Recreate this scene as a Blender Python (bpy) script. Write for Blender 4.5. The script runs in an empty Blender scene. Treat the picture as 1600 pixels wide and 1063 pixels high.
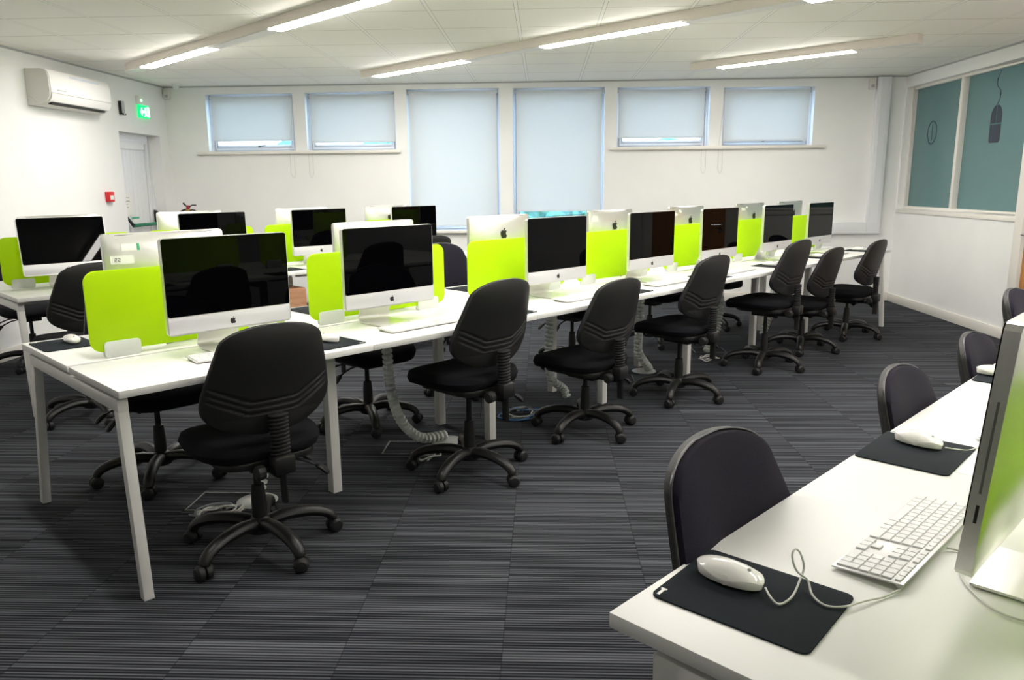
import bpy, bmesh, math, random
from mathutils import Matrix, Vector
random.seed(7)
S = bpy.context.scene
COL = S.collection
PI = math.pi
ROW = .834                                   # the desk rows run diagonally through the room
CA, SA = math.cos(ROW), math.sin(ROW)
def xy(u, v): return (u*CA - v*SA, u*SA + v*CA)
ROOM_D, ROOM_H, ROOM_R, ROOM_L, ROOM_F = 8.99, 2.49, 3.984, 4.345, -3.2
TOP = .73

# ------------------------------------------------------------------ materials
def mat(name, col, rough=.5, metal=0, spec=.5, emit=None, es=0, coat=0, trans=0):
    m = bpy.data.materials.new(name); m.use_nodes = True
    b = m.node_tree.nodes['Principled BSDF']
    b.inputs['Base Color'].default_value = (*col, 1)
    b.inputs['Roughness'].default_value = rough
    b.inputs['Metallic'].default_value = metal
    b.inputs['Specular IOR Level'].default_value = spec
    b.inputs['Coat Weight'].default_value = coat
    if emit:
        b.inputs['Emission Color'].default_value = (*emit, 1)
        b.inputs['Emission Strength'].default_value = es
    return m
def noise_tint(m, scale, amount, bump=0, detail=4, coord='Object'):
    nt = m.node_tree; b = nt.nodes['Principled BSDF']
    tc = nt.nodes.new('ShaderNodeTexCoord'); n = nt.nodes.new('ShaderNodeTexNoise')
    n.inputs['Scale'].default_value = scale; n.inputs['Detail'].default_value = detail
    nt.links.new(tc.outputs[coord], n.inputs['Vector'])
    c = b.inputs['Base Color'].default_value[:]
    if amount:
        r = nt.nodes.new('ShaderNodeValToRGB')
        r.color_ramp.elements[0].position = .3; r.color_ramp.elements[1].position = .7
        r.color_ramp.elements[0].color = (*[x*(1-amount) for x in c[:3]], 1)
        r.color_ramp.elements[1].color = (*[min(1, x*(1+amount)) for x in c[:3]], 1)
        nt.links.new(n.outputs['Fac'], r.inputs['Fac']); nt.links.new(r.outputs['Color'], b.inputs['Base Color'])
    if bump:
        bp = nt.nodes.new('ShaderNodeBump'); bp.inputs['Strength'].default_value = bump; bp.inputs['Distance'].default_value = .002
        nt.links.new(n.outputs['Fac'], bp.inputs['Height']); nt.links.new(bp.outputs['Normal'], b.inputs['Normal'])
    return m
def translucent(name, col, tcol, mix, rough=.4, spec=.5):
    m = mat(name, col, rough, spec=spec); nt = m.node_tree
    b = nt.nodes['Principled BSDF']; out = nt.nodes['Material Output']
    t = nt.nodes.new('ShaderNodeBsdfTranslucent'); t.inputs['Color'].default_value = (*tcol, 1)
    x = nt.nodes.new('ShaderNodeMixShader'); x.inputs['Fac'].default_value = mix
    nt.links.new(b.outputs['BSDF'], x.inputs[1]); nt.links.new(t.outputs['BSDF'], x.inputs[2])
    nt.links.new(x.outputs['Shader'], out.inputs['Surface'])
    return m
M = {}
M['wall'] = noise_tint(mat('wall_paint', (.865, .865, .86), .75, spec=.3), 3, .015, .05)
M['ceil'] = None
M['white'] = mat('white_laminate', (.85, .85, .83), .36, spec=.45)
M['whitepaint'] = mat('white_powder_coat', (.80, .79, .77), .4)
M['gloss'] = mat('cream_gloss_trim', (.80, .77, .72), .35)
M['upvc'] = mat('white_upvc', (.82, .83, .86), .3)
M['alu'] = noise_tint(mat('satin_aluminium', (.80, .79, .77), .30, metal=.78), 400, .02)
M['alufront'] = mat('aluminium_chin', (.74, .74, .76), .42, metal=.35)
M['glass'] = mat('black_screen_glass', (.001, .001, .0015), .015, spec=.09)
M['black'] = mat('black_print', (.006, .006, .007), .5)
M['lime'] = translucent('lime_frosted_acrylic', (.60, .84, .0), (.74, .98, .0), .42, .45, .35)
M['clamp'] = translucent('frosted_clear_acrylic', (.92, .93, .92), (.97, .98, .97), .35, .3)
M['shell'] = noise_tint(mat('black_moulded_shell', (.008, .0078, .0078), .5, spec=.5), 900, .15, .5)
M['plastic'] = mat('black_nylon', (.007, .0068, .0068), .42)
M['rubber'] = mat('black_rubber', (.008, .008, .009), .55)
M['fabric'] = noise_tint(mat('charcoal_fabric', (.0115, .0090, .0200), .9, spec=.25), 700, .35, .6)
M['piping'] = mat('grey_piping', (.022, .022, .025), .35)
M['fabricbk'] = noise_tint(mat('black_seat_fabric', (.003, .003, .0055), .9, spec=.25), 700, .35, .6)
M['steel'] = mat('dark_steel', (.03, .03, .03), .3, metal=.6)
M['pad'] = noise_tint(mat('mouse_mat_cloth', (.012, .017, .022), .85, spec=.2), 900, .2, .3)
M['mouse'] = mat('white_gloss_plastic', (.86, .85, .82), .12, coat=.6)
M['key'] = mat('white_keycap', (.82, .82, .82), .45)
M['kbbody'] = mat('keyboard_aluminium', (.72, .72, .72), .35, metal=.3)
M['cable'] = mat('white_cable', (.72, .72, .68), .4)
M['cablegrey'] = mat('grey_cable', (.20, .22, .24), .45)
M['cableblue'] = mat('blue_cable', (.06, .22, .5), .45)
M['spine'] = translucent('milky_cable_spine', (.74, .76, .73), (.8, .84, .8), .25, .35)
M['grey'] = mat('grey_plastic', (.12, .12, .12), .5)
M['ltgrey'] = mat('light_grey_plastic', (.42, .43, .44), .45)
M['red'] = mat('red_plastic', (.62, .015, .02), .4)
M['darkred'] = mat('extinguisher_red', (.30, .01, .02), .35)
M['brass'] = mat('brass', (.50, .33, .10), .35, metal=.7)
M['green'] = mat('green_panic_bar', (.0, .20, .10), .4)
M['greensign'] = mat('green_sign_face', (.05, .50, .30), .5)
M['exitgreen'] = mat('exit_sign_green', (.0, .40, .14), .4, emit=(.0, .62, .16), es=.5)
M['exitwhite'] = mat('exit_sign_white', (.9, .95, .9), .4, emit=(.8, 1, .9), es=1.6)
M['led'] = mat('green_led', (.1, 1, .2), .4, emit=(.1, 1, .25), es=25)
M['paper'] = mat('paper', (.84, .84, .82), .8)
M['ink'] = mat('ink_grey', (.22, .22, .23), .7)
M['labelgreen'] = mat('label_green', (.05, .35, .16), .6)
M['labelpink'] = mat('label_pink', (.75, .45, .42), .6)
M['acside'] = mat('ac_casing', (.74, .72, .69), .45)
M['acfront'] = mat('ac_front_panel', (.86, .85, .84), .3)
M['acstripe'] = mat('ac_stripe', (.62, .66, .74), .4)
M['dark'] = mat('dark_gap', (.02, .02, .02), .8)
M['decal'] = mat('dark_grey_vinyl', (.035, .05, .075), .6)
M['lampbody'] = mat('luminaire_housing', (.78, .72, .66), .45)
M['lampdiff'] = mat('unlit_diffuser', (.80, .79, .78), .4)
M['lamp'] = mat('lit_diffuser', (1, 1, 1), .5, emit=(1, .955, .89), es=26)
M['blind'] = translucent('roller_blind_fabric', (.76, .77, .78), (.80, .78, .74), .38, .85, .15)
M['chrome'] = mat('satin_chrome', (.65, .65, .66), .22, metal=1)
M['chain'] = mat('blind_chain', (.62, .60, .58), .5)
M['hedge'] = noise_tint(mat('hedge_leaves', (.10, .26, .20), .8), 9, .6, 0)
M['paving'] = mat('outdoor_paving', (.4, .42, .42), .9)

def wood(name, c1, c2, axis):
    m = mat(name, c1, .42); nt = m.node_tree; b = nt.nodes['Principled BSDF']
    tc = nt.nodes.new('ShaderNodeTexCoord'); mp = nt.nodes.new('ShaderNodeMapping')
    mp.inputs['Scale'].default_value = [(1.2 if i == axis else 9) for i in range(3)]
    n = nt.nodes.new('ShaderNodeTexNoise'); n.inputs['Scale'].default_value = 4; n.inputs['Detail'].default_value = 6; n.inputs['Distortion'].default_value = .6
    r = nt.nodes.new('ShaderNodeValToRGB'); r.color_ramp.elements[0].position = .35; r.color_ramp.elements[1].position = .65
    r.color_ramp.elements[0].color = (*c1, 1); r.color_ramp.elements[1].color = (*c2, 1)
    nt.links.new(tc.outputs['Object'], mp.inputs['Vector']); nt.links.new(mp.outputs['Vector'], n.inputs['Vector'])
    nt.links.new(n.outputs['Fac'], r.inputs['Fac']); nt.links.new(r.outputs['Color'], b.inputs['Base Color'])
    return m
M['oak'] = wood('orange_oak_veneer', (.44, .17, .035), (.58, .25, .06), 2)
M['beech'] = wood('beech_veneer', (.42, .20, .11), (.50, .26, .15), 0)

def math_node(nt, op, a, b=None, c=None):
    n = nt.nodes.new('ShaderNodeMath'); n.operation = op
    for i, q in enumerate((a, b, c)):
        if q is None: continue
        if isinstance(q, (int, float)): n.inputs[i].default_value = q
        else: nt.links.new(q, n.inputs[i])
    return n.outputs[0]
def carpet():
    m = mat('striped_carpet_tiles', (.04, .04, .045), .95, spec=.12); nt = m.node_tree; b = nt.nodes['Principled BSDF']
    tc = nt.nodes.new('ShaderNodeTexCoord'); sp = nt.nodes.new('ShaderNodeSeparateXYZ'); nt.links.new(tc.outputs['Object'], sp.inputs[0])
    X, Y = sp.outputs[0], sp.outputs[1]; T = .475
    ox = math_node(nt, 'ADD', X, .125)
    tx = math_node(nt, 'FLOOR', math_node(nt, 'DIVIDE', ox, T)); ty = math_node(nt, 'FLOOR', math_node(nt, 'DIVIDE', Y, T))
    wn = nt.nodes.new('ShaderNodeTexWhiteNoise'); wn.noise_dimensions = '2D'
    cb = nt.nodes.new('ShaderNodeCombineXYZ'); nt.links.new(tx, cb.inputs[0]); nt.links.new(ty, cb.inputs[1]); nt.links.new(cb.outputs[0], wn.inputs['Vector'])
    # fine cords across the tile, one random strip pattern per tile
    def strip(sx, sy, off, det):
        n = nt.nodes.new('ShaderNodeTexNoise'); n.inputs['Scale'].default_value = 1; n.inputs['Detail'].default_value = det; n.inputs['Roughness'].default_value = .6
        c = nt.nodes.new('ShaderNodeCombineXYZ')
        nt.links.new(math_node(nt, 'MULTIPLY', X, sx), c.inputs[0])
        nt.links.new(math_node(nt, 'ADD', math_node(nt, 'MULTIPLY', Y, sy), math_node(nt, 'MULTIPLY', wn.outputs['Value'], off)), c.inputs[1])
        nt.links.new(math_node(nt, 'MULTIPLY', wn.outputs['Value'], 53), c.inputs[2])
        nt.links.new(c.outputs[0], n.inputs['Vector']); return n.outputs['Fac']
    a1 = strip(.6, 52, 90, 1.2)
    a2 = strip(5, 14, 30, 2)
    cord = math_node(nt, 'SINE', math_node(nt, 'MULTIPLY', Y, 2*PI/.0135))
    cord = math_node(nt, 'MULTIPLY_ADD', cord, .5, .5)
    v = math_node(nt, 'MULTIPLY_ADD', a1, .66, math_node(nt, 'MULTIPLY', a2, .06))
    v = math_node(nt, 'MULTIPLY_ADD', cord, .28, v)
    r = nt.nodes.new('ShaderNodeValToRGB'); cr = r.color_ramp
    cr.elements[0].position = .34; cr.elements[0].color = (.008, .0085, .011, 1)
    cr.elements[1].position = .72; cr.elements[1].color = (.115, .122, .138, 1)
    e = cr.elements.new(.50); e.color = (.034, .036, .043, 1)
    nt.links.new(v, r.inputs['Fac'])
    fx = math_node(nt, 'PINGPONG', ox, T/2); fy = math_node(nt, 'PINGPONG', Y, T/2)
    edge = math_node(nt, 'MINIMUM', fx, fy)
    ln = math_node(nt, 'GREATER_THAN', edge, .0022)
    mx = nt.nodes.new('ShaderNodeMix'); mx.data_type = 'RGBA'
    nt.links.new(math_node(nt, 'MULTIPLY_ADD', ln, .4, .6), mx.inputs[0]); mx.inputs[6].default_value = (.006, .006, .008, 1)
    nt.links.new(r.outputs['Color'], mx.inputs[7]); nt.links.new(mx.outputs[2], b.inputs['Base Color'])
    bp = nt.nodes.new('ShaderNodeBump'); bp.inputs['Strength'].default_value = .55; bp.inputs['Distance'].default_value = .003
    nt.links.new(v, bp.inputs['Height']); nt.links.new(bp.outputs['Normal'], b.inputs['Normal'])
    return m
M['carpet'] = carpet()
def ceiling_mat():
    m = mat('ceiling_tiles', (.90, .885, .845), .85, spec=.2); nt = m.node_tree; b = nt.nodes['Principled BSDF']
    tc = nt.nodes.new('ShaderNodeTexCoord'); sp = nt.nodes.new('ShaderNodeSeparateXYZ'); nt.links.new(tc.outputs['Object'], sp.inputs[0])
    ox = math_node(nt, 'ADD', sp.outputs[0], .18); oy = math_node(nt, 'ADD', sp.outputs[1], -5.96)
    fx = math_node(nt, 'PINGPONG', ox, .5775/2); fy = math_node(nt, 'PINGPONG', oy, .59/2)
    gy = math_node(nt, 'LESS_THAN', fy, .0045); gx = math_node(nt, 'LESS_THAN', fx, .011)
    gx2 = math_node(nt, 'LESS_THAN', math_node(nt, 'ABSOLUTE', math_node(nt, 'ADD', fx, -.0125)), .0018)
    mx = nt.nodes.new('ShaderNodeMix'); mx.data_type = 'RGBA'; mx.inputs[6].default_value = (.90, .885, .845, 1); mx.inputs[7].default_value = (.52, .50, .46, 1)
    nt.links.new(math_node(nt, 'MAXIMUM', gy, gx2), mx.inputs[0])
    m2 = nt.nodes.new('ShaderNodeMix'); m2.data_type = 'RGBA'; m2.inputs[7].default_value = (.93, .92, .90, 1)
    nt.links.new(gx, m2.inputs[0]); nt.links.new(mx.outputs[2], m2.inputs[6]); nt.links.new(m2.outputs[2], b.inputs['Base Color'])
    n = nt.nodes.new('ShaderNodeTexNoise'); n.inputs['Scale'].default_value = 220; nt.links.new(tc.outputs['Object'], n.inputs['Vector'])
    bp = nt.nodes.new('ShaderNodeBump'); bp.inputs['Strength'].default_value = .25; bp.inputs['Distance'].default_value = .002
    nt.links.new(n.outputs['Fac'], bp.inputs['Height']); nt.links.new(bp.outputs['Normal'], b.inputs['Normal'])
    return m
M['ceil'] = ceiling_mat()
def teal():
    m = mat('frosted_teal_glass', (.115, .225, .235), .20, spec=.5); return noise_tint(m, 260, .10)
M['teal'] = teal()

# ------------------------------------------------------------------ mesh building
class MB:
    def __init__(s): s.v = []; s.f = []
    def add(s, vs, fs, mtx=None):
        o = len(s.v)
        if mtx is not None: vs = [mtx @ Vector(p) for p in vs]
        s.v += [tuple(p) for p in vs]; s.f += [tuple(i+o for i in f) for f in fs]; return s
    def box(s, x0, y0, z0, x1, y1, z1, mtx=None):
        vs = [(x, y, z) for z in (z0, z1) for y in (y0, y1) for x in (x0, x1)]
        return s.add(vs, [(0, 2, 3, 1), (4, 5, 7, 6), (0, 1, 5, 4), (2, 6, 7, 3), (0, 4, 6, 2), (1, 3, 7, 5)], mtx)
    def prism(s, poly, h0, h1, axis='z', mtx=None):
        def P(a, b, c): return {'z': (a, b, c), 'y': (a, c, b), 'x': (c, a, b)}[axis]
        n = len(poly); vs = [P(a, b, h0) for a, b in poly] + [P(a, b, h1) for a, b in poly]
        fs = [tuple(range(n))[::-1], tuple(range(n, 2*n))] + [(i, (i+1) % n, n+(i+1) % n, n+i) for i in range(n)]
        return s.add(vs, fs, mtx)
    def tube(s, path, r, n=10, caps=True, flat=1.0):
        P = [Vector(p) for p in path]; R = r if isinstance(r, (list, tuple)) else [r]*len(P)
        vs, fs = [], []; prev = None
        for i, p in enumerate(P):
            t = (P[min(i+1, len(P)-1)] - P[max(i-1, 0)]).normalized()
            if prev is None:
                a = Vector((0, 0, 1)) if abs(t.z) < .9 else Vector((1, 0, 0)); x = t.cross(a).normalized()
            else:
                x = (prev - t*prev.dot(t)); x = x.normalized() if x.length > 1e-6 else t.orthogonal().normalized()
            prev = x; y = t.cross(x)
            for k in range(n):
                a = 2*PI*k/n; vs.append(p + (x*math.cos(a) + y*math.sin(a)*flat)*R[i])
        for i in range(len(P)-1):
            for k in range(n): fs.append((i*n+k, i*n+(k+1) % n, (i+1)*n+(k+1) % n, (i+1)*n+k))
        if caps: fs.append(tuple(range(n))[::-1]); fs.append(tuple(range((len(P)-1)*n, len(P)*n)))
        return s.add(vs, fs)
    def lathe(s, prof, n=24, mtx=None):          # prof: (r, z)
        vs, fs = [], []
        for r, z in prof:
            for k in range(n): a = 2*PI*k/n; vs.append((r*math.cos(a), r*math.sin(a), z))
        for i in range(len(prof)-1):
            for k in range(n): fs.append((i*n+k, i*n+(k+1) % n, (i+1)*n+(k+1) % n, (i+1)*n+k))
        fs.append(tuple(range(n))[::-1]); fs.append(tuple(range((len(prof)-1)*n, len(prof)*n)))
        return s.add(vs, fs, mtx)
    def sheet(s, front, back, n, m):             # closed shell of two graphs over an n x m grid
        vs, fs = [], []; W = n+1
        for g in (front, back):
            for j in range(m+1):
                for i in range(n+1): vs.append(g(2*i/n-1, j/m))
        B = W*(m+1)
        for j in range(m):
            for i in range(n):
                a = j*W+i; fs.append((a, a+1, a+W+1, a+W)); fs.append((B+a, B+a+W, B+a+W+1, B+a+1))
        for i in range(n):
            a, b = i, m*W+i; fs.append((a, B+a, B+a+1, a+1)); fs.append((b, b+1, B+b+1, B+b))
        for j in range(m):
            a, b = j*W, j*W+n; fs.append((a, a+W, B+a+W, B+a)); fs.append((b, B+b, B+b+W, b+W))
        return s.add(vs, fs)
    def mesh(s, name, bevel=0, seg=2, weld=True, angle=.6):
        bm = bmesh.new(); vv = [bm.verts.new(p) for p in s.v]
        for f in s.f:
            if len(set(f)) >= 3:
                try: bm.faces.new([vv[i] for i in f])
                except ValueError: pass
        if weld: bmesh.ops.remove_doubles(bm, verts=bm.verts, dist=1e-5)
        bmesh.ops.recalc_face_normals(bm, faces=bm.faces)
        if bevel:
            es = [e for e in bm.edges if len(e.link_faces) == 2 and e.calc_face_angle(0) > .5]
            bmesh.ops.bevel(bm, geom=es, offset=bevel, segments=seg, profile=.5, affect='EDGES', clamp_overlap=True)
        me = bpy.data.meshes.new(name); bm.to_mesh(me); bm.free()
        for p in me.polygons: p.use_smooth = True
        me.set_sharp_from_angle(angle=angle)
        return me
    def obj(s, name, material, parent=None, loc=(0, 0, 0), rot=(0, 0, 0), bevel=0, seg=2, angle=.6):
        me = s.mesh(name, bevel, seg, angle=angle); me.materials.append(M[material])
        return link(name, me, parent, loc, rot)
def link(name, me, parent=None, loc=(0, 0, 0), rot=(0, 0, 0)):
    o = bpy.data.objects.new(name, me); COL.objects.link(o); o.location = loc; o.rotation_euler = rot
    if parent: o.parent = parent
    return o
def tag(o, label, cat, group=None):
    o['label'] = label; o['category'] = cat
    if group: o['group'] = group
    return o
def thing(name, label, cat, loc=(0, 0, 0), rz=0, group=None):
    return tag(link(name, None, None, loc, (0, 0, rz)), label, cat, group)
def at(u, v, z=0): x, y = xy(u, v); return (x, y, z)
def copy_tree(o, parent=None):
    c = o.copy(); COL.objects.link(c)
    if parent: c.parent = parent
    for ch in list(o.children): copy_tree(ch, c)
    return c
def structure(o): o['kind'] = 'structure'; return o
def rrect(w, h, r, n=6, cx=0, cy=0):
    P = []
    for sx, sy, a0 in ((1, 1, 0), (-1, 1, PI/2), (-1, -1, PI), (1, -1, 1.5*PI)):
        for k in range(n+1):
            a = a0 + PI/2*k/n; P.append((cx + sx*(w/2-r) + r*math.cos(a), cy + sy*(h/2-r) + r*math.sin(a)))
    return P
def smooth_path(pts, n=8):
    P = [Vector(p) for p in pts]; out = []
    for i in range(len(P)-1):
        p0, p1, p2, p3 = P[max(i-1, 0)], P[i], P[i+1], P[min(i+2, len(P)-1)]
        for k in range(n):
            t = k/n; out.append(.5*((2*p1) + (p2-p0)*t + (2*p0-5*p1+4*p2-p3)*t*t + (3*p1-p0-3*p2+p3)*t**3))
    out.append(P[-1]); return out

# ------------------------------------------------------------------ room shell
def wall_with_holes(name, along, at0, at1, a0, a1, z0, z1, holes, material='wall'):
    """along 'x': the wall runs in x between y=at0 and y=at1; along 'y': runs in y between x=at0 and x=at1"""
    As = sorted({a0, a1, *[h[0] for h in holes], *[h[1] for h in holes]}); Zs = sorted({z0, z1, *[h[2] for h in holes], *[h[3] for h in holes]})
    nA, nZ = len(As)-1, len(Zs)-1
    solid = [[not any(h[0] <= (As[i]+As[i+1])/2 <= h[1] and h[2] <= (Zs[j]+Zs[j+1])/2 <= h[3] for h in holes) for j in range(nZ)] for i in range(nA)]
    g = MB()
    def P(a, d, z): return (a, d, z) if along == 'x' else (d, a, z)
    def quad(p): g.add([P(*q) for q in p], [(0, 1, 2, 3)])
    S_ = lambda i, j: 0 <= i < nA and 0 <= j < nZ and solid[i][j]
    for i in range(nA):
        for j in range(nZ):
            if not solid[i][j]: continue
            A0, A1, Z0, Z1 = As[i], As[i+1], Zs[j], Zs[j+1]
            for d in (at0, at1): quad([(A0, d, Z0), (A1, d, Z0), (A1, d, Z1), (A0, d, Z1)])
            if not S_(i-1, j): quad([(A0, at0, Z0), (A0, at1, Z0), (A0, at1, Z1), (A0, at0, Z1)])
            if not S_(i+1, j): quad([(A1, at0, Z0), (A1, at1, Z0), (A1, at1, Z1), (A1, at0, Z1)])
            if not S_(i, j-1): quad([(A0, at0, Z0), (A1, at0, Z0), (A1, at1, Z0), (A0, at1, Z0)])
            if not S_(i, j+1): quad([(A0, at0, Z1), (A1, at0, Z1), (A1, at1, Z1), (A0, at1, Z1)])
    return structure(g.obj(name, material))
WT = .22
structure(MB().box(-ROOM_L-WT, ROOM_F-WT, -.1, ROOM_R+WT, ROOM_D+WT, 0).obj('floor', 'carpet'))
structure(MB().box(-ROOM_L-WT, ROOM_F-WT, ROOM_H, ROOM_R+WT, ROOM_D+WT, ROOM_H+.1).obj('ceiling', 'ceil'))
WIN = [(-3.87, -2.86, 1.765, 2.40), (-2.72, -1.69, 1.765, 2.405), (-1.555, -.505, .845, 2.425),
       (-.352, .682, .845, 2.42), (.823, 1.852, 1.765, 2.41), (2.0, 3.0, 1.765, 2.395)]
wall_with_holes('wall_back', 'x', ROOM_D, ROOM_D+WT, -ROOM_L-WT, ROOM_R+WT, 0, ROOM_H, WIN)
DOOR_Y = (7.94, 8.80); PANE = (6.735, 8.955, 1.055, 2.36); DR = (5.76, 6.62)
wall_with_holes('wall_left', 'y', -ROOM_L-WT, -ROOM_L, ROOM_F, ROOM_D, 0, ROOM_H, [(DOOR_Y[0], DOOR_Y[1], -.01, 1.935)])
wall_with_holes('wall_right', 'y', ROOM_R, ROOM_R+.16, ROOM_F, ROOM_D, 0, ROOM_H, [(PANE[0], PANE[1], PANE[2], PANE[3]), (DR[0], DR[1], -.01, 2.0)])
wall_with_holes('wall_front', 'x', ROOM_F-WT, ROOM_F, -ROOM_L-WT, ROOM_R+WT, 0, ROOM_H, [])
sk = .016
structure(MB().box(-ROOM_L+.001, ROOM_D-sk, 0, ROOM_R-.001, ROOM_D-.0005, .10).obj('baseboard_back', 'gloss', bevel=.004))
structure(MB().box(-ROOM_L+.0005, ROOM_F, 0, -ROOM_L+sk, DOOR_Y[0]-.03, .10).obj('baseboard_left', 'gloss', bevel=.004))
structure(MB().box(ROOM_R-sk, DR[1]+.09, 0, ROOM_R-.0005, ROOM_D-sk, .095).obj('baseboard_right', 'gloss', bevel=.004))
structure(MB().box(ROOM_R-sk, ROOM_F, 0, ROOM_R-.0005, DR[0]-.09, .095).obj('baseboard_right', 'gloss', bevel=.004))
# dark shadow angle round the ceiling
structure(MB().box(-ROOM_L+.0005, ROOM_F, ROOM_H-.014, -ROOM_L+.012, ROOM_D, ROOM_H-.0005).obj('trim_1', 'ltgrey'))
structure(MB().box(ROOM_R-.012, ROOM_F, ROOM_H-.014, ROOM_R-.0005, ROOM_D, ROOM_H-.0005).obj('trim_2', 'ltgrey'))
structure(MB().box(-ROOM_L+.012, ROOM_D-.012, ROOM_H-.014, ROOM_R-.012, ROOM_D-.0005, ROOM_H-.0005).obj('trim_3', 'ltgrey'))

# windows of the back wall
def frame_mesh(x0, x1, z0, z1, y0, y1, w):
    return MB().box(x0, y0, z0, x0+w, y1, z1).box(x1-w, y0, z0, x1, y1, z1).box(x0+w, y0, z0, x1-w, y1, z0+w).box(x0+w, y0, z1-w, x1-w, y1, z1)
glass_m = mat('window_glass', (1, 1, 1), 0); nt = glass_m.node_tree
tr = nt.nodes.new('ShaderNodeBsdfTransparent'); tr.inputs['Color'].default_value = (.93, .96, 1, 1)
gl = nt.nodes.new('ShaderNodeBsdfGlossy'); gl.inputs['Roughness'].default_value = .02
mxs = nt.nodes.new('ShaderNodeMixShader'); mxs.inputs['Fac'].default_value = .06
nt.links.new(tr.outputs[0], mxs.inputs[1]); nt.links.new(gl.outputs[0], mxs.inputs[2]); nt.links.new(mxs.outputs[0], nt.nodes['Material Output'].inputs['Surface'])
M['winglass'] = glass_m
BLB = [1.89, 1.862, .905, 1.062, 1.87, 1.825]              # height of each blind's lower edge
BLX = [(-3.825, -2.875), (-2.675, -1.70), (-1.535, -.53), (-.318, .655), (.835, 1.80), (2.015, 2.955)]
names = ['high window nearest the exit sign, daylight strip underneath', 'second high window from the exit sign', 'tall window nearer the exit sign, down to its sill',
         'tall window with green hedge showing below', 'high window next to the tall window with the hedge', 'high window nearest the glazed partition, handle below the cloth']
for i, (x0, x1, z0, z1) in enumerate(WIN):
    yo = ROOM_D+.10
    w = structure(frame_mesh(x0+.001, x1-.001, z0+.001, z1-.001, yo, yo+.07, .04).obj('window_%d' % (i+1), 'upvc', bevel=.004))
    frame_mesh(x0+.041, x1-.041, z0+.041, z1-.041, yo-.012, yo+.05, .032).obj('window_sash', 'upvc', w, bevel=.004)
    MB().box(x0+.0735, yo+.015, z0+.0735, x1-.0735, yo+.021, z1-.0735).obj('window_pane', 'winglass', w)
    if i in (0, 5):
        xm = (x0+x1)/2 + (.06 if i == 0 else -.02)
        MB().box(xm-.012, yo-.03, z0+.045, xm+.012, yo-.0125, z0+.065).tube([(xm, yo-.032, z0+.055), (xm+.04, yo-.036, z0+.061), (xm+.075, yo-.036, z0+.067)], .006, 8).obj('window_handle', 'grey', w)
    bx0, bx1 = BLX[i]; zt = z1-.035; yb = ROOM_D+.045
    b = thing('roller_blind', 'white roller blind over the '+names[i], 'blind', (0, 0, 0), 0, None)
    MB().tube([(bx0-.005, yb, zt), (bx1+.005, yb, zt)], .019, 16).obj('roller_tube', 'blind', b)
    MB().box(bx0-.012, yb-.022, zt-.024, bx0-.006, yb+.024, zt+.026).box(bx1+.006, yb-.022, zt-.024, bx1+.012, yb+.024, zt+.026).obj('end_bracket', 'ltgrey', b)
    MB().box(bx0+.004, yb-.0195, BLB[i], bx1-.004, yb-.0185, zt).obj('blind_cloth', 'blind', b)
    MB().box(bx0+.004, yb-.025, BLB[i]-.012, bx1-.004, yb-.013, BLB[i]+.004).obj('bottom_rail', 'blind', b, bevel=.003)
    if i in (0, 1, 4, 5):
        xc = bx1+.02 if i in (0, 4) else bx0-.02
        xc = min(max(xc, x0+.004), x1-.004); d = -.05 if i in (0, 4) else .045
        if i == 5: d = -.045
        pa = [(xc, yb-.04, zt), (xc, ROOM_D-.045, 1.75), (xc, ROOM_D-.045, 1.50), (xc+d*.3, ROOM_D-.045, 1.46)]
        pb = [(xc+.012, yb-.04, zt), (xc+d, ROOM_D-.045, 1.75), (xc+d, ROOM_D-.045, 1.50), (xc+d*.5, ROOM_D-.045, 1.46)]
        MB().tube(pa, .0022, 6).tube(pb, .0022, 6).obj('pull_chain', 'chain', b)
structure(MB().box(-4.0, ROOM_D-.055, 1.728, -1.635, ROOM_D+.10, 1.7645).obj('trim_4', 'gloss', bevel=.006))
structure(MB().box(.75, ROOM_D-.055, 1.728, 3.13, ROOM_D+.10, 1.7645).obj('trim_5', 'gloss', bevel=.006))
structure(MB().box(-1.62, ROOM_D-.055, .81, .75, ROOM_D+.10, .8445).obj('trim_6', 'gloss', bevel=.006))
# outside: paving and a hedge, seen under the fourth window's blind
tag(MB().box(-9, ROOM_D+WT+.02, -.25, 9, 24, -.15).obj('paving', 'paving'), 'grey outdoor paving beyond the windows', 'paving')['kind'] = 'structure'
hb = bmesh.new(); bmesh.ops.create_grid(hb, x_segments=90, y_segments=30, size=1)
for v_ in hb.verts:
    x, y = v_.co.x, v_.co.y
    v_.co = Vector((x*5, 14.2 + .25*math.sin(x*31+y*7) + .2*random.random(), .55 + y*.75 + .1*random.random() + .12*math.sin(x*17)))
hm = bpy.data.meshes.new('hedge'); hb.to_mesh(hm); hb.free(); hm.materials.append(M['hedge'])
hg = link('hedge', hm); sm = hg.modifiers.new('depth', 'SOLIDIFY'); sm.thickness = -.9
tag(hg, 'green leafy hedge outside, seen beneath the blind of the tall window', 'hedge')['kind'] = 'stuff'

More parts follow.
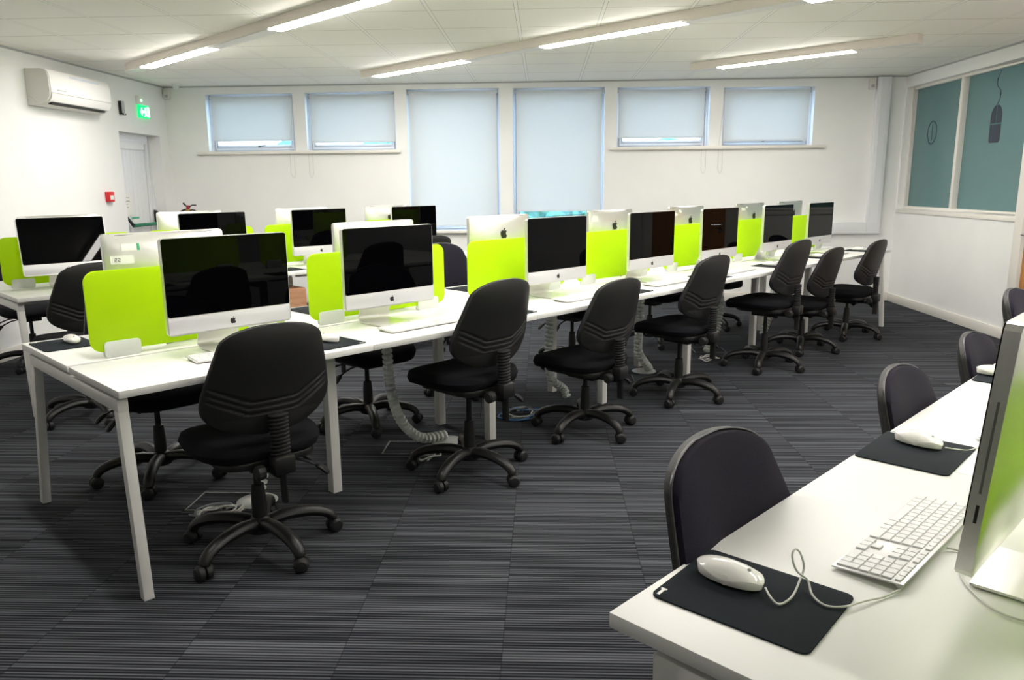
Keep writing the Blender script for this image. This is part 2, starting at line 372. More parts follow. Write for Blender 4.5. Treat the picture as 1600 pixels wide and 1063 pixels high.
# trunking on the back wall
t = thing('cable_trunking', 'white plastic cable trunking up the back wall beside the glazed partition', 'trunking')
MB().box(3.655, ROOM_D-.065, .775, 3.80, ROOM_D-.0006, ROOM_H-.0146).obj('vertical_duct', 'upvc', t, bevel=.006)
MB().box(1.9, ROOM_D-.060, .775, 3.654, ROOM_D-.0172 if False else ROOM_D-.0006, .905).obj('horizontal_duct', 'upvc', t, bevel=.006)
MB().box(3.69, ROOM_D-.068, .90, 3.765, ROOM_D-.0652, ROOM_H-.02).obj('duct_lid', 'upvc', t)
for X, lab in ((-4.298, 'small white motion sensor high in the corner near the exit sign'), (3.605, 'small white motion sensor high in the corner by the trunking')):
    p = tag(MB().prism(rrect(.072, .11, .012), 0, .045, 'y').obj('motion_sensor', 'acside', loc=(X, ROOM_D-.0462, 2.405), bevel=.006), lab, 'sensor')
    MB().prism(rrect(.036, .034, .006), -.003, 0, 'y').obj('sensor_lens', 'ltgrey', p, (0, 0, -.022))
tag(MB().lathe([(.012, 0), (.028, .006), (.034, .022), (.036, .045), (.05, .05), (.05, .0595)], 20).obj('smoke_detector', 'lampdiff', loc=(-4.07, 8.72, ROOM_H-.06)), 'round white smoke detector under the ceiling tiles', 'detector')

# ------------------------------------------------------------------ left wall: exit door, air conditioner
dx = -ROOM_L-.12
d = structure(MB().box(dx-.05, DOOR_Y[0]+.002, .002, dx, DOOR_Y[0]+.06, 1.933).box(dx-.05, DOOR_Y[1]-.06, .002, dx, DOOR_Y[1]-.002, 1.933).box(dx-.05, DOOR_Y[0]+.06, 1.873, dx, DOOR_Y[1]-.06, 1.933).obj('door_1', 'upvc', bevel=.004))
MB().box(dx-.045, DOOR_Y[0]+.063, .01, dx-.004, DOOR_Y[1]-.063, 1.870).obj('door_leaf', 'upvc', d, bevel=.003)
MB().box(dx-.0035, DOOR_Y[0]+.10, .10, dx+.012, DOOR_Y[0]+.17, 1.84).box(dx-.0035, DOOR_Y[1]-.17, .10, dx+.012, DOOR_Y[1]-.10, 1.84).box(dx-.0035, DOOR_Y[0]+.17, 1.77, dx+.012, DOOR_Y[1]-.17, 1.84).obj('door_rail', 'upvc', d, bevel=.006)
g = MB()
for k in range(7): g.box(dx-.0035, DOOR_Y[0]+.175+k*.0735, .11, dx+.002, DOOR_Y[0]+.175+k*.0735+.0715, 1.765)
g.obj('door_panel', 'upvc', d, bevel=.0015)
pbz = .965
b = thing('panic_bar', 'green push bar with black end levers across the white exit door', 'panic bar')
MB().tube([(dx+.085, DOOR_Y[0]+.17, pbz), (dx+.085, DOOR_Y[1]-.10, pbz)], .019, 12).obj('push_bar', 'green', b)
MB().prism([(dx+.013, pbz+.09), (dx+.03, pbz+.10), (dx+.10, pbz+.01), (dx+.085, pbz-.02)], DOOR_Y[0]+.145, DOOR_Y[0]+.168, 'y').obj('end_lever', 'rubber', b, bevel=.003)
MB().prism([(dx+.013, pbz+.15), (dx+.05, pbz+.13), (dx+.06, pbz+.06), (dx+.10, pbz-.03), (dx+.06, pbz-.045), (dx+.013, pbz-.02)], DOOR_Y[1]-.098, DOOR_Y[1]-.055, 'y').obj('lock_case', 'rubber', b, bevel=.004)
s_ = thing('door_sign', 'small green and cream push bar sign on the white exit door', 'sign')
MB().box(dx+.0125, 8.22, .975, dx+.0145, 8.37, 1.03).obj('sign_lower', 'paper', s_)
MB().box(dx+.0125, 8.22, 1.0305, dx+.0146, 8.37, 1.05).obj('sign_band', 'greensign', s_)
n_ = tag(MB().box(dx+.0125, 8.09, 1.075, dx+.0135, 8.27, 1.30).obj('paper_notice', 'paper'), 'white paper notice with grey lines of print on the exit door', 'notice')
g = MB()
for k, w_ in enumerate((.10, .10, .055, .075)): g.box(dx+.0136, 8.105, 1.255-k*.034, dx+.0139, 8.105+w_, 1.262-k*.034)
g.obj('printed_lines', 'ink', n_)
# air conditioner: profile in (depth, z) swept along y
A0, A1 = 6.56, 7.50
prof = [(.0006, 2.055), (.0006, 2.352), (.13, 2.352), (.165, 2.345), (.188, 2.325), (.200, 2.29), (.203, 2.17), (.195, 2.125), (.17, 2.09), (.11, 2.062), (.06, 2.055)]
ac = thing('air_conditioner', 'white wall-mounted air conditioning unit high on the side wall', 'air conditioner')
MB().prism([(-ROOM_L+a, z) for a, z in prof], A0, A1, 'y').obj('casing', 'acside', ac, bevel=.004)
MB().prism([(-ROOM_L+a, z) for a, z in ((.150, 2.3505), (.169, 2.349), (.193, 2.328), (.2055, 2.29), (.2085, 2.158), (.2035, 2.158), (.198, 2.29), (.186, 2.32), (.165, 2.342))], A0+.012, A1-.012, 'y').obj('front_panel', 'acfront', ac)
MB().prism([(-ROOM_L+a, z) for a, z in ((.2045, 2.152), (.1985, 2.122), (.176, 2.092), (.160, 2.086), (.162, 2.082), (.18, 2.088), (.203, 2.12), (.2095, 2.152))], A0+.02, A1-.02, 'y').obj('air_flap', 'acfront', ac)
MB().box(-ROOM_L+.13, A0+.07, 2.0665, -ROOM_L+.168, A1-.07, 2.0835).obj('outlet_slot', 'dark', ac)
MB().box(-ROOM_L+.2066, A0+.30, 2.303, -ROOM_L+.2073, A1-.18, 2.322, Matrix.Translation((-.0035, 0, 0))).obj('display_strip', 'acstripe', ac)
MB().box(-ROOM_L+.2086, A0+.10, 2.178, -ROOM_L+.2090, A0+.125, 2.188).box(-ROOM_L+.2086, A0+.13, 2.180, -ROOM_L+.2090, A0+.22, 2.187).obj('maker_mark', 'ltgrey', ac)
MB().tube([(-ROOM_L+.01, A0-.0015, 2.13), (-ROOM_L+.045, A0-.0015, 2.115), (-ROOM_L+.075, A0-.0015, 2.075)], .0012, 5).obj('side_seam', 'ltgrey', ac)
h = thing('key_holder', 'narrow black and grey holder on the wall beside the air conditioner', 'holder')
MB().box(-ROOM_L+.0006, 7.985, 2.10, -ROOM_L+.035, 8.015, 2.235).obj('back_box', 'black', h, bevel=.003)
MB().box(-ROOM_L+.0355, 7.985, 2.115, -ROOM_L+.041, 8.03, 2.235).obj('front_plate', 'ltgrey', h)
MB().tube([(-ROOM_L+.038, 8.005, 2.114), (-ROOM_L+.04, 8.005, 2.097), (-ROOM_L+.052, 8.015, 2.098), (-ROOM_L+.056, 8.02, 2.11)], .004, 6).obj('hook', 'black', h)
e = thing('exit_sign', 'lit green exit sign with a white running figure above the exit door', 'exit sign')
MB().box(-ROOM_L+.0006, 8.335, 2.235, -ROOM_L+.045, 8.57, 2.325).obj('light_fitting', 'acfront', e, bevel=.006)
MB().box(-ROOM_L+.010, 8.345, 2.10, -ROOM_L+.030, 8.565, 2.2345).obj('sign_panel', 'exitgreen', e, bevel=.002)
MB().lathe([(.006, 0), (.006, .006), (.001, .008)], 10, Matrix.Translation((-ROOM_L+.0452, 8.37, 2.278)) @ Matrix.Rotation(PI/2, 4, 'Y')).obj('indicator_lamp', 'led', e)
xs = -ROOM_L+.0305
def ypoly(m, poly): m.prism(poly, xs, xs+.0012, 'x'); return m
g = MB()
ypoly(g, [(8.362, 2.165), (8.40, 2.21), (8.40, 2.18), (8.425, 2.18), (8.425, 2.15), (8.40, 2.15), (8.40, 2.12)])           # arrow
ypoly(g, [(8.455, 2.205), (8.468, 2.213), (8.480, 2.205), (8.480, 2.192), (8.468, 2.186), (8.455, 2.192)])                   # head
ypoly(g, [(8.452, 2.182), (8.475, 2.182), (8.482, 2.150), (8.498, 2.128), (8.489, 2.122), (8.470, 2.145), (8.458, 2.118), (8.440, 2.113), (8.437, 2.122), (8.450, 2.128), (8.457, 2.155), (8.440, 2.165), (8.436, 2.158), (8.43, 2.163), (8.44, 2.178)])
ypoly(g, [(8.508, 2.115), (8.508, 2.22), (8.552, 2.22), (8.552, 2.115)])
g.obj('running_figure', 'exitwhite', e)
r_ = thing('fire_call_point', 'red fire alarm call point on the wall near the exit door', 'call point')
MB().box(-ROOM_L+.0006, 7.558, 1.228, -ROOM_L+.045, 7.655, 1.327).obj('red_box', 'red', r_, bevel=.005)
MB().box(-ROOM_L+.0452, 7.575, 1.25, -ROOM_L+.047, 7.638, 1.29).obj('press_plate', 'paper', r_)
# fire extinguisher in the corner
ex = thing('fire_extinguisher', 'fire extinguisher with black hose and handles standing in the corner by the exit', 'fire extinguisher', (-3.98, 8.55, 0))
MB().lathe([(.07, .60), (.085, .61), (.085, .98), (.075, 1.03), (.04, 1.065), (.022, 1.08)], 22).obj('cylinder', 'darkred', ex)
MB().lathe([(.07, 0), (.075, .01), (.075, .59), (.06, .599)], 20).obj('stand', 'darkred', ex)
MB().lathe([(.020, 1.08), (.024, 1.085), (.024, 1.12), (.014, 1.13)], 12).obj('valve', 'brass', ex)
MB().tube(smooth_path([(0, 0, 1.12), (-.04, -.01, 1.115), (-.085, -.02, 1.085), (-.11, -.02, 1.02), (-.105, -.02, .8)], 5), .010, 8).obj('hose', 'rubber', ex)
MB().tube(smooth_path([(.0, 0, 1.13), (.05, -.01, 1.165), (.10, -.01, 1.165)], 4), .007, 8).tube(smooth_path([(.01, 0, 1.10), (.06, -.01, 1.115), (.12, -.01, 1.085)], 4), .008, 8).tube([(-.015, 0, 1.155), (-.05, 0, 1.19)], [.008, .011], 8).obj('handle', 'rubber', ex)
MB().box(-.012, -.02, 1.125, .018, .015, 1.165).obj('trigger_block', 'darkred', ex, bevel=.004)

# ------------------------------------------------------------------ right wall: glazed partition, wooden door
gx = ROOM_R+.10
Y0, Y1, Z0, Z1 = PANE
wf = structure(MB().box(gx-.035, Y1-.035, Z0+.001, gx+.04, Y1-.001, Z1-.001).box(gx-.035, Y0+.001, Z0+.001, gx+.04, Y0+.06, Z1-.001)
    .box(gx-.035, Y0+.06, Z0+.001, gx+.04, Y1-.035, Z0+.03).box(gx-.035, Y0+.06, Z1-.028, gx+.04, Y1-.035, Z1-.001).obj('window_7', 'gloss', bevel=.003))
MB().box(gx-.055, 7.877, Z0+.0305, gx+.04, 7.925, Z1-.0285).obj('mullion', 'gloss', wf, bevel=.003)
MB().box(gx, 7.926, Z0+.0305, gx+.01, Y1-.036, Z1-.0285).obj('glass_pane', 'teal', wf)
MB().box(gx, Y0+.0605, Z0+.0305, gx+.01, 7.876, Z1-.0285).obj('glass_pane', 'teal', wf)
structure(MB().box(ROOM_R-.014, Y0-.05, Z0-.045, ROOM_R+.062, Y1+.0, Z0-.001).obj('trim_7', 'gloss', bevel=.004))
# vinyl symbols on the glass, flat as in the room
def xplate(m, poly, t=.0012): m.prism(poly, gx-.0002-t, gx-.0002, 'x'); return m
g = MB(); cy, cz, ry, rz_ = 8.52, 1.855, .098, .122; n = 40
for k in range(n):
    a, b2 = 2*PI*k/n, 2*PI*(k+1)/n
    xplate(g, [(cy+ry*math.cos(a), cz+rz_*math.sin(a)), (cy+ry*math.cos(b2), cz+rz_*math.sin(b2)), (cy+.87*ry*math.cos(b2), cz+.90*rz_*math.sin(b2)), (cy+.87*ry*math.cos(a), cz+.90*rz_*math.sin(a))])
xplate(g, [(cy-.006, cz-.08), (cy+.006, cz-.08), (cy+.006, cz+.085), (cy-.006, cz+.085)])
g.obj('power_symbol', 'decal', wf)
g = MB(); mc, mr = 7.36, .088
top = [(mc+mr*math.cos(a), 1.925+.10*math.sin(a)) for a in [PI*k/16 for k in range(17)]]
half = [p for p in top if p[0] >= mc+.004]
xplate(g, [(mc+.005, 1.862), (mc+mr, 1.862)] + half + [(mc+.005, 2.024)])
half = [p for p in top if p[0] <= mc-.004]
xplate(g, [(mc-.005, 2.024)] + half + [(mc-mr, 1.862), (mc-.005, 1.862)])
xplate(g, [(mc-mr, 1.852), (mc+mr, 1.852), (mc+mr, 1.71), (mc+mr-.02, 1.69), (mc-mr+.02, 1.69), (mc-mr, 1.71)][::-1])
cp = smooth_path([(0, 7.37, 2.03), (0, 7.335, 2.08), (0, 7.34, 2.15), (0, 7.395, 2.19), (0, 7.40, 2.25), (0, 7.355, 2.32)], 6)
for p, q in zip(cp, cp[1:]):
    xplate(g, [(p.y-.006, p.z), (p.y+.006, p.z), (q.y+.006, q.z), (q.y-.006, q.z)])
g.obj('mouse_symbol', 'decal', wf)
dd = structure(MB().box(ROOM_R-.018, DR[1]-.03, .001, ROOM_R+.12, DR[1]+.085-.0, 2.03).box(ROOM_R-.018, DR[0]-.085, .001, ROOM_R+.12, DR[0]+.03, 2.03).box(ROOM_R-.018, DR[0]+.03, 1.97, ROOM_R+.12, DR[1]-.03, 2.03).obj('door_2', 'gloss', bevel=.004))
MB().box(ROOM_R+.012, DR[0]+.032, .006, ROOM_R+.055, DR[1]-.032, 1.968).obj('door_leaf', 'oak', dd, bevel=.002)
MB().lathe([(.024, 0), (.026, .004), (.024, .009)], 16, Matrix.Translation((ROOM_R+.0118, DR[1]-.075, .915)) @ Matrix.Rotation(-PI/2, 4, 'Y')).tube(smooth_path([(ROOM_R+.005, DR[1]-.075, .915), (ROOM_R-.035, DR[1]-.075, .915), (ROOM_R-.045, DR[1]-.09, .915), (ROOM_R-.045, DR[1]-.20, .915)], 5), .009, 8).obj('door_handle', 'chrome', dd)
MB().lathe([(.022, 0), (.024, .004), (.022, .009)], 16, Matrix.Translation((ROOM_R+.0118, DR[1]-.08, .855)) @ Matrix.Rotation(-PI/2, 4, 'Y')).obj('lock_rose', 'chrome', dd)

# ------------------------------------------------------------------ ceiling luminaires: long diagonal housings with lit and blank lengths
def luminaire(u, vstart, vend, lit, label):
    t = thing('ceiling_light', label, 'light', at(u, 0), ROW, 'linear lights across the ceiling')
    w = .055; z1 = ROOM_H-.001; z0 = z1-.072
    MB().box(-w, vend, z0+.006, w, vstart, z1).obj('housing', 'lampbody', t, bevel=.003)
    cuts = sorted([vend, vstart] + [c for l in lit for c in l])
    litset = {tuple(sorted(l)) for l in lit}
    for a, b in zip(cuts, cuts[1:]):
        if (a, b) in litset: 
            MB().box(-w+.006, a+.004, z0-.001, w-.006, b-.004, z0+.0058).obj('lit_diffuser', 'lamp', t)
        else: MB().box(-w+.003, a+.002, z0, w-.003, b-.002, z0+.0055).obj('blank_cover', 'lampdiff', t)
    return t
luminaire(2.86, 7.78, -1.0, [(6.06, 7.42), (3.84, 5.10), (1.64, 2.90), (-.56, .70)], 'long diagonal ceiling light nearest the air conditioner, running off the top of the photo')
luminaire(4.75, 6.75, -1.3, [(5.22, 6.55), (3.02, 4.31), (.90, 2.17), (-1.25, -.05)], 'long diagonal ceiling light crossing the middle of the ceiling')
luminaire(6.80, 4.22, 2.18, [(2.68, 3.93)], 'short diagonal ceiling light nearest the glazed partition')
luminaire(.93, 3.6, -2.6, [(-2.4, -1.1), (2.0, 3.3)], 'unseen diagonal ceiling light added as fill over the end of the desks')  # extra fixture out of view, added as fill light for the foreground

# ------------------------------------------------------------------ task chair
def half_w(t):
    w = .236 if t < .34 else .236 + (.165-.236)*((t-.34)/.66)**1.15
    if t < .34: w = .236 - .022*((.34-t)/.34)**2
    c0, c1 = .30, .17
    if t < c0: w *= max(0, 1-(1-t/c0)**2.3)**.5 * .999 + .001
    if t > 1-c1: w *= max(0, 1-((t-(1-c1))/c1)**2.6)**.5 * .999 + .001
    return w
BZ0, BZ1 = .530, .932
def tt(t): return .5-.5*math.cos(PI*t)*(.75) if False else (t if False else (1-math.cos(PI*t))/2)
def lean(z): return -.185 - .055*max(0, (z-.60))/.30 + .012*math.cos((z-.60)*9)
def curve(x): return .038*(x/.232)**2
def back_pt(s, t, off, inset=0.0, bulge=0.0, groove=False):
    T = tt(t); w = max(half_w(T)-inset, 0); z = BZ0+inset + (BZ1-BZ0-2*inset)*T
    ss = math.sin(s*PI/2)*.55 + s*.45; x = w*ss
    e = (1-abs(ss)**4)*(1-abs(2*T-1)**4)
    y = lean(z) + curve(x) + off + bulge*e
    if groove:
        for k in range(3):
            zl = .612+.0235*k + max(0, abs(x)-.085)*.50
            y += .010*math.exp(-((z-zl)/.0034)**2)*max(0, 1-(abs(x)/.222)**8)
    return (x, y, z)
def make_chair():
    t = thing('office_chair', '', 'chair')
    MB().sheet(lambda s, q: back_pt(s, q, .020, .0035, .026), lambda s, q: back_pt(s, q, .0, .0035), 18, 30).obj('back_cushion', 'fabric', t, angle=1.2)
    shell = MB().sheet(lambda s, q: back_pt(s, q, .004), lambda s, q: back_pt(s, q, -.008, 0, -.020, True), 44, 250).obj('back_shell', 'shell', t, angle=1.2)
    loop = [back_pt(s, q, .0055, .0005) for s, q in [(-1, k/40) for k in range(2, 39)] + [(-1+k/5, .955) for k in range(1, 10)] + [(1, k/40) for k in range(38, 1, -1)] + [(1-k/5, .045) for k in range(1, 10)]]
    MB().tube(loop+[loop[0]], .0028, 6, caps=False).obj('piping', 'piping', t)
    # seat: rounded cushion with a waterfall front
    def seat(top):
        def f(s, q):
            y = -.200 + .475*tt(q); w = .226*max(0, 1-abs(2*tt(q)-1)**3.6)**(1/2.6) + .0005; w *= 1 + .04*math.sin(PI*tt(q))
            x = w*(math.sin(s*PI/2)*.6 + s*.4)
            e = (1-abs(s)**5)*(1-abs(2*tt(q)-1)**7); fr = max(0, (y-.11)/.165)
            z = .468 - .034*fr**2 + (.040*e**.5 - .010*(1-(x/.23)**2)*(1-fr) if top else -.044*e**.5)
            return (x, y, z)
        return f
    MB().sheet(seat(True), seat(False), 16, 24).obj('seat', 'fabricbk', t, angle=1.4)
    MB().prism(rrect(.36, .36, .08), .408, .436).obj('seat_pan', 'plastic', t, bevel=.006)
    MB().box(-.06, -.10, .362, .06, .085, .405).box(-.032, -.155, .372, .032, -.10, .398).obj('tilt_mechanism', 'steel', t, bevel=.006)
    MB().tube(smooth_path([(.0, -.10, .385), (.0, -.19, .378), (.0, -.228, .385), (.0, -.236, .42), (.0, -.232, .52), (.0, -.222, .60)], 5), .021, 10, flat=.55).tube([(0, -.238, .40), (0, -.240, .285)], .021, 8, flat=.5).obj('back_bar', 'plastic', t)
    g = MB(); pr = []
    for k in range(11): z = .462+k*.0138; pr += [(.032, z), (.037, z+.004), (.037, z+.008), (.030, z+.0105)]
    g.lathe(pr, 14, Matrix.Translation((0, -.232, 0)) @ Matrix.Diagonal((1, .62, 1, 1))).obj('bellows', 'rubber', t)
    MB().box(-.040, -.268, .392, .040, -.208, .462).obj('bar_housing', 'plastic', t, bevel=.012)
    MB().lathe([(.008, 0), (.026, .004), (.028, .030), (.02, .036)], 10, Matrix.Translation((-.055, -.215, .405)) @ Matrix.Rotation(-PI/2, 4, 'Y')).obj('tension_knob', 'rubber', t)
    MB().tube(smooth_path([(.05, -.05, .385), (.12, -.09, .375), (.17, -.115, .355)], 4), .005, 7).tube(smooth_path([(.165, -.112, .357), (.20, -.13, .335), (.225, -.142, .305)], 4), [.008]*3+[.020]*4+[.016, .008], 8, flat=.6).obj('lever', 'rubber', t)
    MB().tube(smooth_path([(.05, .03, .385), (.13, .03, .375), (.18, .03, .355)], 4), .005, 7).tube(smooth_path([(.175, .03, .358), (.21, .03, .335), (.235, .03, .305)], 4), [.008]*3+[.020]*4+[.016, .008], 8, flat=.6).obj('lever', 'rubber', t)
    MB().tube([(0, 0, .20), (0, 0, .385)], .0135, 14).obj('gas_piston', 'steel', t)
    MB().lathe([(.024, .06), (.0275, .065), (.0275, .20), (.0245, .235), (.0235, .255), (.016, .258)], 18).obj('column_cover', 'plastic', t)
    MB().lathe([(.03, .06), (.048, .068), (.050, .105), (.036, .122), (.028, .128)], 20).obj('base_hub', 'plastic', t)
    for k in range(5):
        P = smooth_path([(.030, 0, .098), (.09, 0, .112), (.17, 0, .110), (.235, 0, .095), (.270, 0, .074), (.279, 0, .056)], 4)
        n = len(P); l = MB().tube(P, [.030-.008*i/(n-1) for i in range(n)], 12, flat=.85).obj('base_leg', 'plastic', t, rot=(0, 0, math.radians(55+72*k)))
        c = MB(); a = Matrix.Translation((.283, 0, .0285)) @ Matrix.Rotation(random.uniform(0, PI), 4, 'Z') @ Matrix.Rotation(PI/2, 4, 'X')
        c.lathe([(.012, .003), (.027, .004), (.0285, .010), (.0280, .022), (.020, .030), (.006, .032)], 16, a)
        c.lathe([(.006, -.032), (.020, -.030), (.0280, -.022), (.0285, -.010), (.027, -.004), (.012, -.003)], 16, a)
        c.tube([(.283, 0, .029), (.280, 0, .062)], .009, 8); c.obj('castor', 'rubber', l)
    return t
UP = {'back_cushion', 'back_shell', 'piping', 'seat', 'seat_pan', 'tilt_mechanism', 'back_bar', 'bellows', 'bar_housing', 'tension_knob', 'lever', 'gas_piston'}
chair0 = make_chair(); used = [False]
def chair(u, v, rz, label, group, dz=0.0, twist=0.0, star=0.0):
    o = copy_tree(chair0) if used[0] else chair0; used[0] = True
    o.location = at(u, v); o.rotation_euler = (0, 0, ROW+rz); tag(o, label, 'chair', group)
    for c in o.children:
        k = c.name.split('.')[0]
        if k in UP: c.location.z = dz; c.rotation_euler.z = math.radians(twist)
        elif k == 'base_leg': c.rotation_euler.z += math.radians(star)
    return o
G1 = 'office chairs in front of the long desk row'
for i, (u, v, dz, tw, st, lab) in enumerate((
    (1.27, 2.62, -.025, -4, 0, 'black office chair seen from behind, closest to the desk end with the slanting leg'),
    (2.355, 2.62, .022, 2, 1, 'black office chair with ribbed bellows at the monitor second from the near end'),
    (3.23, 2.62, -.055, 0, -10, 'low black office chair in front of the third monitor of the long row'),
    (4.18, 2.62, .0, 0, 3, 'black office chair at the fourth monitor along the long row'),
    (5.31, 2.60, .03, 0, 0, 'tall black office chair at the fifth gap, pulled well out from the long row'),
    (6.07, 2.66, -.075, 0, 5, 'low black office chair second from the far end of the long row'),
    (6.90, 2.62, -.06, 0, 0, 'black office chair at the far end of the long row by the corner'))):
    chair(u, v, 0, lab, G1, dz, tw, st)
G2 = 'office chairs between the two desk rows facing the window row side'
for u, v, dz, tw, st, lab in (
    (1.30, 3.65, -.02, 0, 2, 'black office chair across the near desk end, base showing between the slanting legs'),
    (2.47, 3.62, -.02, 0, 8, 'black office chair across from the second monitor, base showing under the desk'),
    (3.36, 3.76, .045, 0, 5, 'charcoal office chair whose backrest shows between the second and third green screens'),
    (4.42, 3.72, -.02, 0, 12, 'black office chair under the far side of the long row behind the third chair'),
    (5.45, 3.72, -.02, 0, 0, 'black office chair under the far side of the long row behind the fourth chair'),
    (6.5, 3.75, -.02, 0, 9, 'black office chair under the far side of the long row behind the tall chair')):
    chair(u, v, PI, lab, G2, dz, tw, st)
G3 = 'office chairs of the rear desk row'
for u, v, rz, dz, tw, lab in (
    (1.395, 4.95, 0, .02, 6, 'black office chair behind the first green screen, facing the rear desk row'),
    (4.02, 5.08, 0, .03, 0, 'black office chair with only its top edge showing beside the dark tilted rear monitor'),
    (1.55, 6.78, PI, .0, 0, 'dark office chair cut by the edge of the photo behind the rear row')):
    chair(u, v, rz, lab, G3, dz, tw)
G4 = 'office chairs tucked under the foreground desk'
for u, v, dz, tw, lab in (
    (1.262, .470, -.042, 2, 'dark office chair tucked under the foreground desk beside the big mouse mat'),
    (2.29, .47, -.092, 2, 'dark office chair tucked in behind the second mouse mat of the foreground desk'),
    (3.04, .47, -.103, 2, 'dark office chair tucked in third along the foreground desk'),
    (3.63, .475, -.006, 0, 'dark office chair by the wooden door, only a sliver beside the silver computer')):
    chair(u, v, PI, lab, G4, dz, tw, 36 if u > 3.3 else 0)

# ------------------------------------------------------------------ computers
LOGO = "M12.152 6.896c-.948 0-2.415-1.078-3.96-1.04-2.04.027-3.91 1.183-4.961 3.014-2.117 3.675-.546 9.103 1.519 12.09 1.013 1.454 2.208 3.09 3.792 3.039 1.52-.065 2.09-.987 3.935-.987 1.831 0 2.35.987 3.96.948 1.637-.026 2.676-1.48 3.676-2.948 1.156-1.688 1.636-3.325 1.662-3.415-.039-.013-3.182-1.221-3.22-4.857-.026-3.04 2.48-4.494 2.597-4.559-1.429-2.09-3.623-2.324-4.39-2.376-2-.156-3.675 1.09-4.61 1.09z|M15.53 3.83c.843-1.012 1.4-2.427 1.245-3.83-1.207.052-2.662.805-3.532 1.818-.78.896-1.454 2.338-1.273 3.714 1.338.104 2.715-.688 3.559-1.701"
import re
def logo_polys(size):
    out = []
    for part in LOGO.split('|'):
        tk = re.findall(r'[Mcz]|-?\d*\.\d+|-?\d+', part); i = 1
        x, y = float(tk[1]), float(tk[2]); P = [(x, y)]; i = 3
        num = [float(q) for q in tk[3:] if q not in 'Mcz']
        for k in range(0, len(num)-5, 6):
            a = num[k:k+6]; p0 = (x, y); p1 = (x+a[0], y+a[1]); p2 = (x+a[2], y+a[3]); p3 = (x+a[4], y+a[5])
            for q in (1/3, 2/3, 1):
                P.append(tuple((1-q)**3*p0[j]+3*(1-q)**2*q*p1[j]+3*(1-q)*q*q*p2[j]+q**3*p3[j] for j in (0, 1)))
            x, y = p3
        out.append([((px-12)/24*size, (12-py)/24*size) for px, py in P])
    return out
CW, CZ0, CZ1, CH = .500, .088, .450, .157          # body width, chin bottom, top, chin top (heights over the desk)
def make_computer():
    t = thing('desktop_computer', '', 'computer')
    H = CZ1-CZ0; R_ = .014
    def wz(q): return CZ0 + H*q
    def hw(q):
        z = H*q; dz_ = min(z, H-z)
        return CW/2 - (R_ - math.sqrt(max(0, R_*R_-(R_-min(dz_, R_))**2)))
    Q = lambda t_: (1-math.cos(PI*t_))/2
    def front(s, t_): q = Q(t_); return (hw(q)*math.sin(s*PI/2), 0, wz(q))
    def rear(s, t_):
        q = Q(t_); x = hw(q)*math.sin(s*PI/2)
        ex_, ez = 1-abs(math.sin(s*PI/2))**2.2, 1-abs(2*q-1)**2.6
        return (x, .020 + .034*ex_**.8*ez**.75, wz(q))
    MB().sheet(front, rear, 22, 18).obj('body', 'alu', t, angle=.5)
    MB().prism(rrect(CW-.006, CZ1-CH-.004, .010, cy=(CZ1+CH)/2), -.0022, -.0002, 'y').obj('screen', 'glass', t)
    MB().box(-CW/2+.004, -.0016, CZ0+.006, CW/2-.004, -.0002, CH).obj('chin', 'alufront', t, bevel=.0006)
    g = MB()
    for P in logo_polys(.028): g.prism([(a, b) for a, b in P], -.0026, -.0017, 'y', Matrix.Translation((0, 0, .122)))
    g.obj('front_logo', 'black', t)
    g = MB()
    for P in logo_polys(.062): g.prism([(-a, b) for a, b in P], .0536, .0550, 'y', Matrix.Translation((0, 0, .345)))
    g.obj('rear_logo', 'black', t)
    MB().box(-CW/2+.05, .0205, CZ1-.0085, CW/2-.05, .0235, CZ1-.006, Matrix.Translation((0, .0005, .0005))).obj('air_vent', 'grey', t)
    # bent aluminium stand with a cable hole
    def stand(off):
        pts = [(-.022, .003), (.10, .003), (.135, .005), (.150, .016), (.148, .035), (.125, .09), (.085, .175), (.055, .235)]
        P = [(0, y, z) for y, z in pts]; P = smooth_path(P, 4); return P
    P = stand(0); w = .085; vs, fs = [], []
    for i, p in enumerate(P):
        tng = (P[min(i+1, len(P)-1)]-P[max(i-1, 0)]).normalized(); nrm = Vector((0, -tng.z, tng.y))
        for sx in (-1, 1):
            for k in (0, 1): q = p + nrm*.0045*k; vs.append((sx*w, q.y, q.z))
    for i in range(len(P)-1):
        a, b = i*4, i*4+4
        for c0, c1 in ((0, 1), (1, 3), (3, 2), (2, 0)): fs.append((a+c0, a+c1, b+c1, b+c0))
    fs += [(0, 1, 3, 2), ((len(P)-1)*4, (len(P)-1)*4+2, (len(P)-1)*4+3, (len(P)-1)*4+1)]
    MB().add(vs, fs).obj('stand', 'alu', t)
    MB().tube(smooth_path([(.0, .052, .16), (.005, .10, .12), (.03, .16, .07), (.045, .164, .02), (.07, .17, .0075), (.10, .185, .007)], 5), .003, 6).obj('power_cable', 'cablegrey', t)
    return t
comp0 = make_computer(); cused = [False]
def computer(u, v, rz, label, group, yaw=0, tilt=0, sx=1.0, z=TOP):
    o = copy_tree(comp0) if cused[0] else comp0; cused[0] = True
    o.location = at(u, v, z+.0003); o.rotation_euler = (0, 0, ROW+rz+math.radians(yaw)); tag(o, label, 'computer', group)
    if tilt:
        a = math.radians(tilt); piv = Vector((0, .03, .20)); m = Matrix.Translation(piv) @ Matrix.Rotation(-a, 4, 'X') @ Matrix.Translation(-piv)
        for c in o.children:
            if c.name.split('.')[0] not in ('stand', 'power_cable'): c.matrix_local = m
    return o
GA = 'computers facing us on the long desk row'
ordn = ['first', 'second', 'third', 'fourth', 'fifth', 'sixth', 'seventh']
FRONT = []
